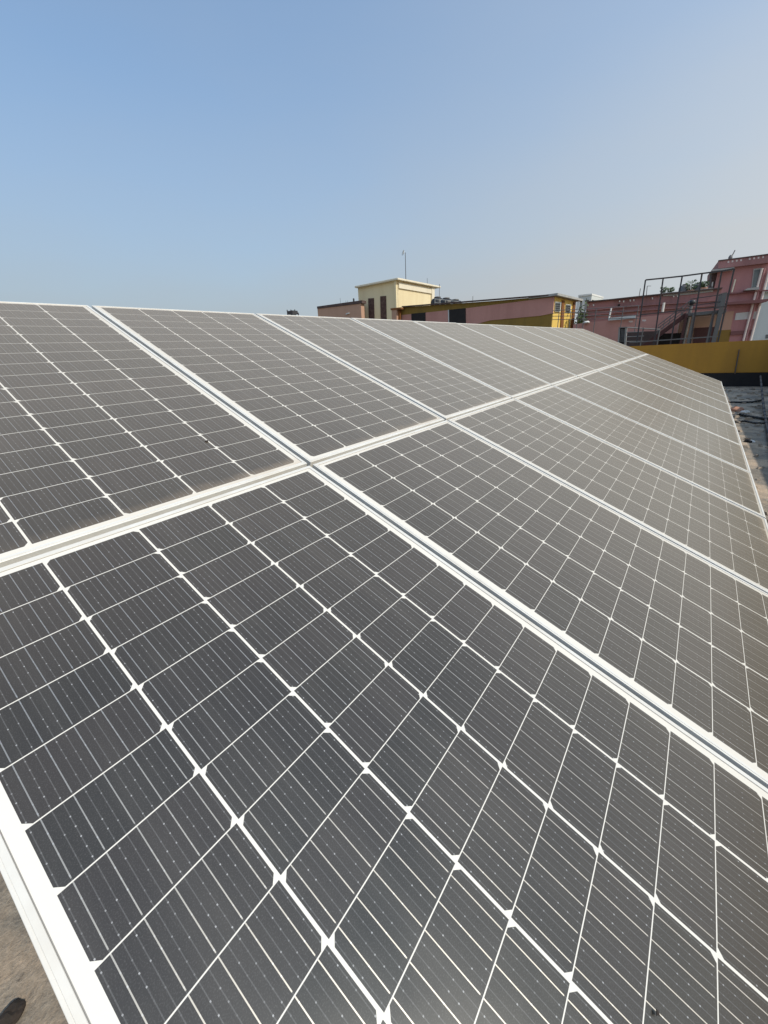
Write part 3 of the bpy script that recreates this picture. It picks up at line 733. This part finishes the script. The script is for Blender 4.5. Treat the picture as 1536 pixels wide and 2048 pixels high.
# ------------------------------------------------------------------ tall pink building on the right
q = at_h(1438, 521, 6.6); wh = Wall(q, 94.5)
T = thing("tall_pink_building", "tall rose pink building with pierced parapet and ledges at the right edge", "building", (q.x, q.y, -9.0))
tl, tr_ = wh.pt(c2(1208, 186)), wh.pt(c2(1562, 143))
MB().prism([lowz(tl, -9), lowz(tr_, -9), tr_, tl], -wh.n * 7).build("wall", M_PINK3, T)
g = MB(); wh.poly(g, [c2(1207, 138), c2(1380, 116), c2(1545, 94), c2(1548, 150), c2(1380, 171), c2(1203, 190)], .35, 7.2); g.build("parapet", M_PINK2, T)
g = MB(); wh.poly(g, [c2(1206, 134), c2(1380, 112), c2(1545, 90), c2(1545, 97), c2(1380, 119), c2(1206, 141)], .40, .3); g.build("coping", M_DARKCAP, T)
for (x, y) in ((642, 495), (735, 482), (830, 468), (928, 456), (1125, 425), (1222, 412), (1322, 400), (1425, 387)):
    X, Y = 1400 + x / 11.29, 480 + y / 11.29
    g = MB(); wh.poly(g, [(X - 1.6, Y - 1.7), (X + 2.0, Y - 2.1), (X + 1.5, Y + 1.7), (X - 1.9, Y + 2.1)], .36, .04); g.build("vent_hole", M_PVC, T)
# side porch with eave at its left
g = MB(); wh.poly(g, [c2(1168, 196), c2(1312, 182), c2(1312, 192), c2(1160, 208)], .9, 2.0); g.build("porch_roof", M_GREYW, T)
g = MB(); wh.poly(g, [c2(1163, 210), c2(1207, 206), c2(1204, 330), c2(1150, 330)], -.2, 1.5); g.build("porch_wall", M_DARKCAP, T)
for x in (1162, 1185):
    g = MB(); wh.poly(g, [c2(x, 280), c2(x + 9, 279), c2(x + 6, 310), c2(x - 4, 311)], -.15, .08); g.build("porch_opening", M_PALE, T)
# window and hood
g = MB(); wh.poly(g, [c2(1440, 192), c2(1497, 186), c2(1480, 318), c2(1424, 325)], .05, .1); f_ = g.build("window", M_GREYW, T)
g = MB(); wh.poly(g, [c2(1446, 200), c2(1490, 195), c2(1474, 310), c2(1431, 316)], .065, .05); g.build("pane", M_GLASS, f_)
g = MB(); wh.poly(g, [c2(1375, 336), c2(1400, 322), c2(1478, 313), c2(1476, 330)], .5, .5); g.build("window_hood", M_GREYW, T)
g = MB(); wh.poly(g, [c2(1260, 356), c2(1548, 330), c2(1548, 338), c2(1260, 364)], .22, .25); g.build("ledge", M_LEDGE, T)
g = MB(); wh.poly(g, [c2(1258, 416), c2(1545, 392), c2(1540, 406), c2(1500, 418), c2(1258, 432)], .75, .8); g.build("ledge", M_LEDGE, T)
g = MB(); wh.poly(g, [c2(1322, 488), c2(1478, 474), c2(1466, 524), c2(1314, 535)], .04, .1); g.build("white_panel", M_PALE, T)
g = MB(); wh.poly(g, [c2(1290, 610), c2(1445, 598), c2(1440, 624), c2(1284, 636)], .10, .12); g.build("ledge", M_LEDGE, T)
g = MB(); wh.poly(g, [c2(1215, 482), c2(1310, 474), c2(1285, 600), c2(1195, 604)], .03, .06); g.build("plaster_patch", M_TANPINK, T)
g = MB(); wh.poly(g, [c2(1200, 604), c2(1290, 598), c2(1272, 690), c2(1190, 690)], .035, .06); g.build("ochre_patch", M_OLIVE, T)
for (xa, ya_, rr, m_) in ((1497, 190, .07, M_PVC), (1514, 190, .05, M_PINK3), (1543, 205, .07, M_PVC)):
    p = wh.pt(c2(xa, ya_), .14); MB().tube(p, lowz(p, -3), rr, 8).build("downpipe", m_, T)
MB().tube(wh.pt(c2(1318, 262), .12), wh.pt(c2(1294, 350), .12), .045, 8).build("downpipe", M_CREAMW, T)
k = wh.pt(c2(1283, 125), -.6)
T2 = thing("roof_vent", "small dark vent standing on the tall pink building roof", "vent", (k.x, k.y, k.z - .4))
MB().lathe((k.x, k.y, k.z - .4), [(.10, 0), (.12, .5), (.06, .62)], 10).build("body", M_GREYSTEEL, T2)
MB().tube((k.x + .02, k.y - .05, k.z + .1), (k.x + .05, k.y - .16, k.z + .48), .03, 6).build("spout", M_GREYSTEEL, T2)

# pale building beyond, right edge
wz = Wall(Vector((62, -6, 0)), 94)
T = thing("pale_building", "pale grey building seen past the right edge of the pink one", "building", (62, -6, -9.0))
a, b = wz.pt(c2(1470, 200)), wz.pt(c2(1760, 170))
MB().prism([lowz(a, -9), lowz(b, -9), b, a], -wz.n * 6).build("wall", M_PALE, T)
g = MB(); wz.poly(g, [c2(1521, 632), c2(1545, 630), c2(1543, 655), c2(1519, 657)], .05, .1); g.build("window", M_GREYSTEEL, T)
g = MB(); wz.poly(g, [c2(1500, 338), c2(1600, 330), c2(1600, 340), c2(1500, 348)], .6, .6); g.build("ledge", M_GREYW, T)

# ------------------------------------------------------------------ steel frame and stair
wf_ = Wall(Vector((20.6, 2, 0)), 94.5)
q0 = wf_.pt(c3(345, 195))
T = thing("steel_scaffold", "tall empty dark steel scaffold of six posts behind the ochre parapet", "frame", (q0.x, q0.y, -.6))
tops = [(345, 195), (517, 178), (702, 158), (895, 132), (1087, 108), (1207, 86)]
bots = [(260, 800), (430, 790), (590, 805), (780, 805), (960, 790), (1050, 790)]
for i, (a, b) in enumerate(zip(tops, bots)):
    A = wf_.pt(c3(*a)); Bq = wf_.pt(c3(*b)); Bq = A.lerp(Bq, 1.35)
    MB().bar(A, Bq, .05, .05, wf_.n).build("post", M_DARKSTEEL, T)
tt = [wf_.pt(c3(*x)) + wf_.n * .03 for x in tops]
g = MB()
for a, b in zip(tt[:-1], tt[1:]): g.bar(a, b, .05, .045)
g.build("top_rail", M_DARKSTEEL, T)
a, b, c = wf_.pt(c3(300, 532), .04), wf_.pt(c3(700, 490), .04), wf_.pt(c3(1120, 452), .04)
g = MB(); g.bar(a, b, .03, .035); g.bar(b, c, .03, .03); g.build("middle_rail", M_DARKSTEEL, T)
g = MB(); g.bar(wf_.pt(c3(190, 802), .04), wf_.pt(c3(1050, 742), .04), .035, .04); g.build("bottom_rail", M_GREYSTEEL, T)

ww = Wall(Vector((21.5, 2, 0)), 94.5)
a0 = ww.pt(c3(450, 748)); b0 = ww.pt(c3(745, 528))
T = thing("steel_stair", "maroon steel stair climbing to a landing inside the steel frame", "stairs", (a0.x, a0.y, -.6))
dn = (a0 - b0).normalized()
for off in (0.0, -.8):
    MB().bar(a0 + ww.n * off + dn * .6, b0 + ww.n * off, .04, .16, Vector((0, 0, 1))).build("stringer", M_MAROON, T)
g = MB()
for k in range(10):
    p = a0.lerp(b0, k / 10 + .05); g.box(p + Vector((.02, -.10, .02)), p + Vector((.78, .10, .045)))
g.build("treads", M_GREYSTEEL, T)
for j, h in enumerate((.28, .46, .64)):
    MB().tube(a0 + Vector((0, 0, h * .72)), b0 + Vector((0, 0, h * .72)), .018, 6).build("handrail", M_GREYSTEEL, T)
for k in range(6):
    p = a0.lerp(b0, k / 5); MB().tube(p, p + Vector((0, 0, .46)), .013, 6).build("baluster", M_GREYSTEEL, T)
for j, h in enumerate((.30, .55)):
    MB().tube(ww.pt(c3(745, 530)) + Vector((0, 0, h)), ww.pt(c3(1120, 482)) + Vector((0, 0, h)), .016, 6).build("handrail", M_DARKSTEEL, T)
l0, l1 = ww.pt(c3(700, 520)), ww.pt(c3(1135, 478))
MB().hexa(lowz(l0, l0.z - .12), lowz(l1, l0.z) - lowz(l0, l0.z) + Vector((0, 0, l1.z - l0.z)), -ww.n * .9, Vector((0, 0, .12))).build("landing", M_GREYSTEEL, T)
for (x, y, xe, ye, w_, m_) in ((745, 530, 715, 830, .09, M_MAROON), (820, 520, 775, 830, .10, M_GREYSTEEL), (1010, 500, 940, 830, .07, M_GREYSTEEL), (1115, 330, 1040, 830, .14, M_GREYSTEEL)):
    A = ww.pt(c3(x, y), .05); MB().bar(A, lowz(A, -.6), w_, w_, ww.n).build("column", m_, T)
g = MB(); ww.poly(g, [c3(1060, 330), c3(1140, 310), c3(1110, 470), c3(1030, 475)], -.4, .05); g.build("sheet_panel", M_GREYSTEEL, T)
# grey post with black lamp head behind the landing
k = ww.pt(c3(795, 420), -1.0)
T = thing("lamp_post", "short grey post with black round head behind the stair landing", "lamp post", (k.x, k.y, -.6))
MB().tube(lowz(k, -.6), k, .06, 8).build("post", M_GREYSTEEL, T)
MB().lathe(k - Vector((0, 0, .08)), [(.06, 0), (.13, .06), (.14, .14), (.08, .2)], 12).build("head", M_BLACKPL, T, smooth=True)
# low building under the landing: pink wall, dark doors
wb_ = Wall(Vector((22.6, 1, 0)), 94.5)
q0 = wb_.pt(c3(700, 560))
T = thing("stair_shed", "low pink brown room under the stair landing with dark doorways", "building", (q0.x, q0.y, -9))
a, b = wb_.pt(c3(690, 540)), wb_.pt(c3(1075, 492))
MB().prism([lowz(a, -9), lowz(b, -9), b, a], -wb_.n * 1.2).build("wall", M_TANPINK, T)
for quad in (((822, 660), (1040, 648), (1030, 850), (805, 850)), ((470, 716), (735, 708), (720, 850), (440, 850))):
    g = MB(); wb_.poly(g, [c3(*x) for x in quad], .06, .1); g.build("doorway", M_MAROON if quad[0][0] > 800 else M_HOLE, T)
g = MB(); wb_.poly(g, [c3(170, 700), c3(480, 690), c3(470, 850), c3(150, 850)], .3, .4); g.build("low_wall", M_DARKCAP, T)
# pale cabinet with dark front
wc_ = Wall(Vector((20.9, 3, 0)), 94.5)
k = wc_.pt(c3(120, 655))
T = thing("roof_cabinet", "pale cabinet with a dark middle left of the stair foot", "cabinet", (k.x, k.y, -.6))
for (x0, x1) in ((84, 100), (146, 164)):
    g = MB(); wc_.poly(g, [c3(x0, 658), c3(x1, 657), c3(x1 - 14, 850), c3(x0 - 14, 850)], .05, .4); g.build("side_panel", M_MIDGREY, T)
g = MB(); wc_.poly(g, [c3(100, 662), c3(146, 661), c3(132, 850), c3(86, 850)], .0, .3); g.build("front", M_HOLE, T)
g = MB(); wc_.poly(g, [c3(84, 652), c3(168, 650), c3(167, 657), c3(84, 658)], .07, .45); g.build("top", M_MIDGREY, T)
for x in (112, 124, 136):
    g = MB(); g.tube(wc_.pt(c3(x, 670), .02), wc_.pt(c3(x - 10, 800), .02), .014, 6); g.build("pipe", M_GREYSTEEL, T)
T = thing("low_rail", "low pale rail between the cabinet and the stair foot", "railing", (k.x, k.y - .3, -.6))
for (x0, y0, x1, y1, rr) in ((165, 656, 490, 676, .022), (160, 702, 330, 698, .014), (155, 748, 330, 738, .014), (150, 792, 330, 790, .016)):
    MB().tube(wc_.pt(c3(x0, y0), .1), wc_.pt(c3(x1, y1), .1), rr, 6).build("rail", M_MIDGREY, T)
for (x, y) in ((325, 655), (485, 674)):
    A = wc_.pt(c3(x, y), .1); MB().tube(A, lowz(A, -.6), .022, 6).build("post", M_GREYSTEEL, T)
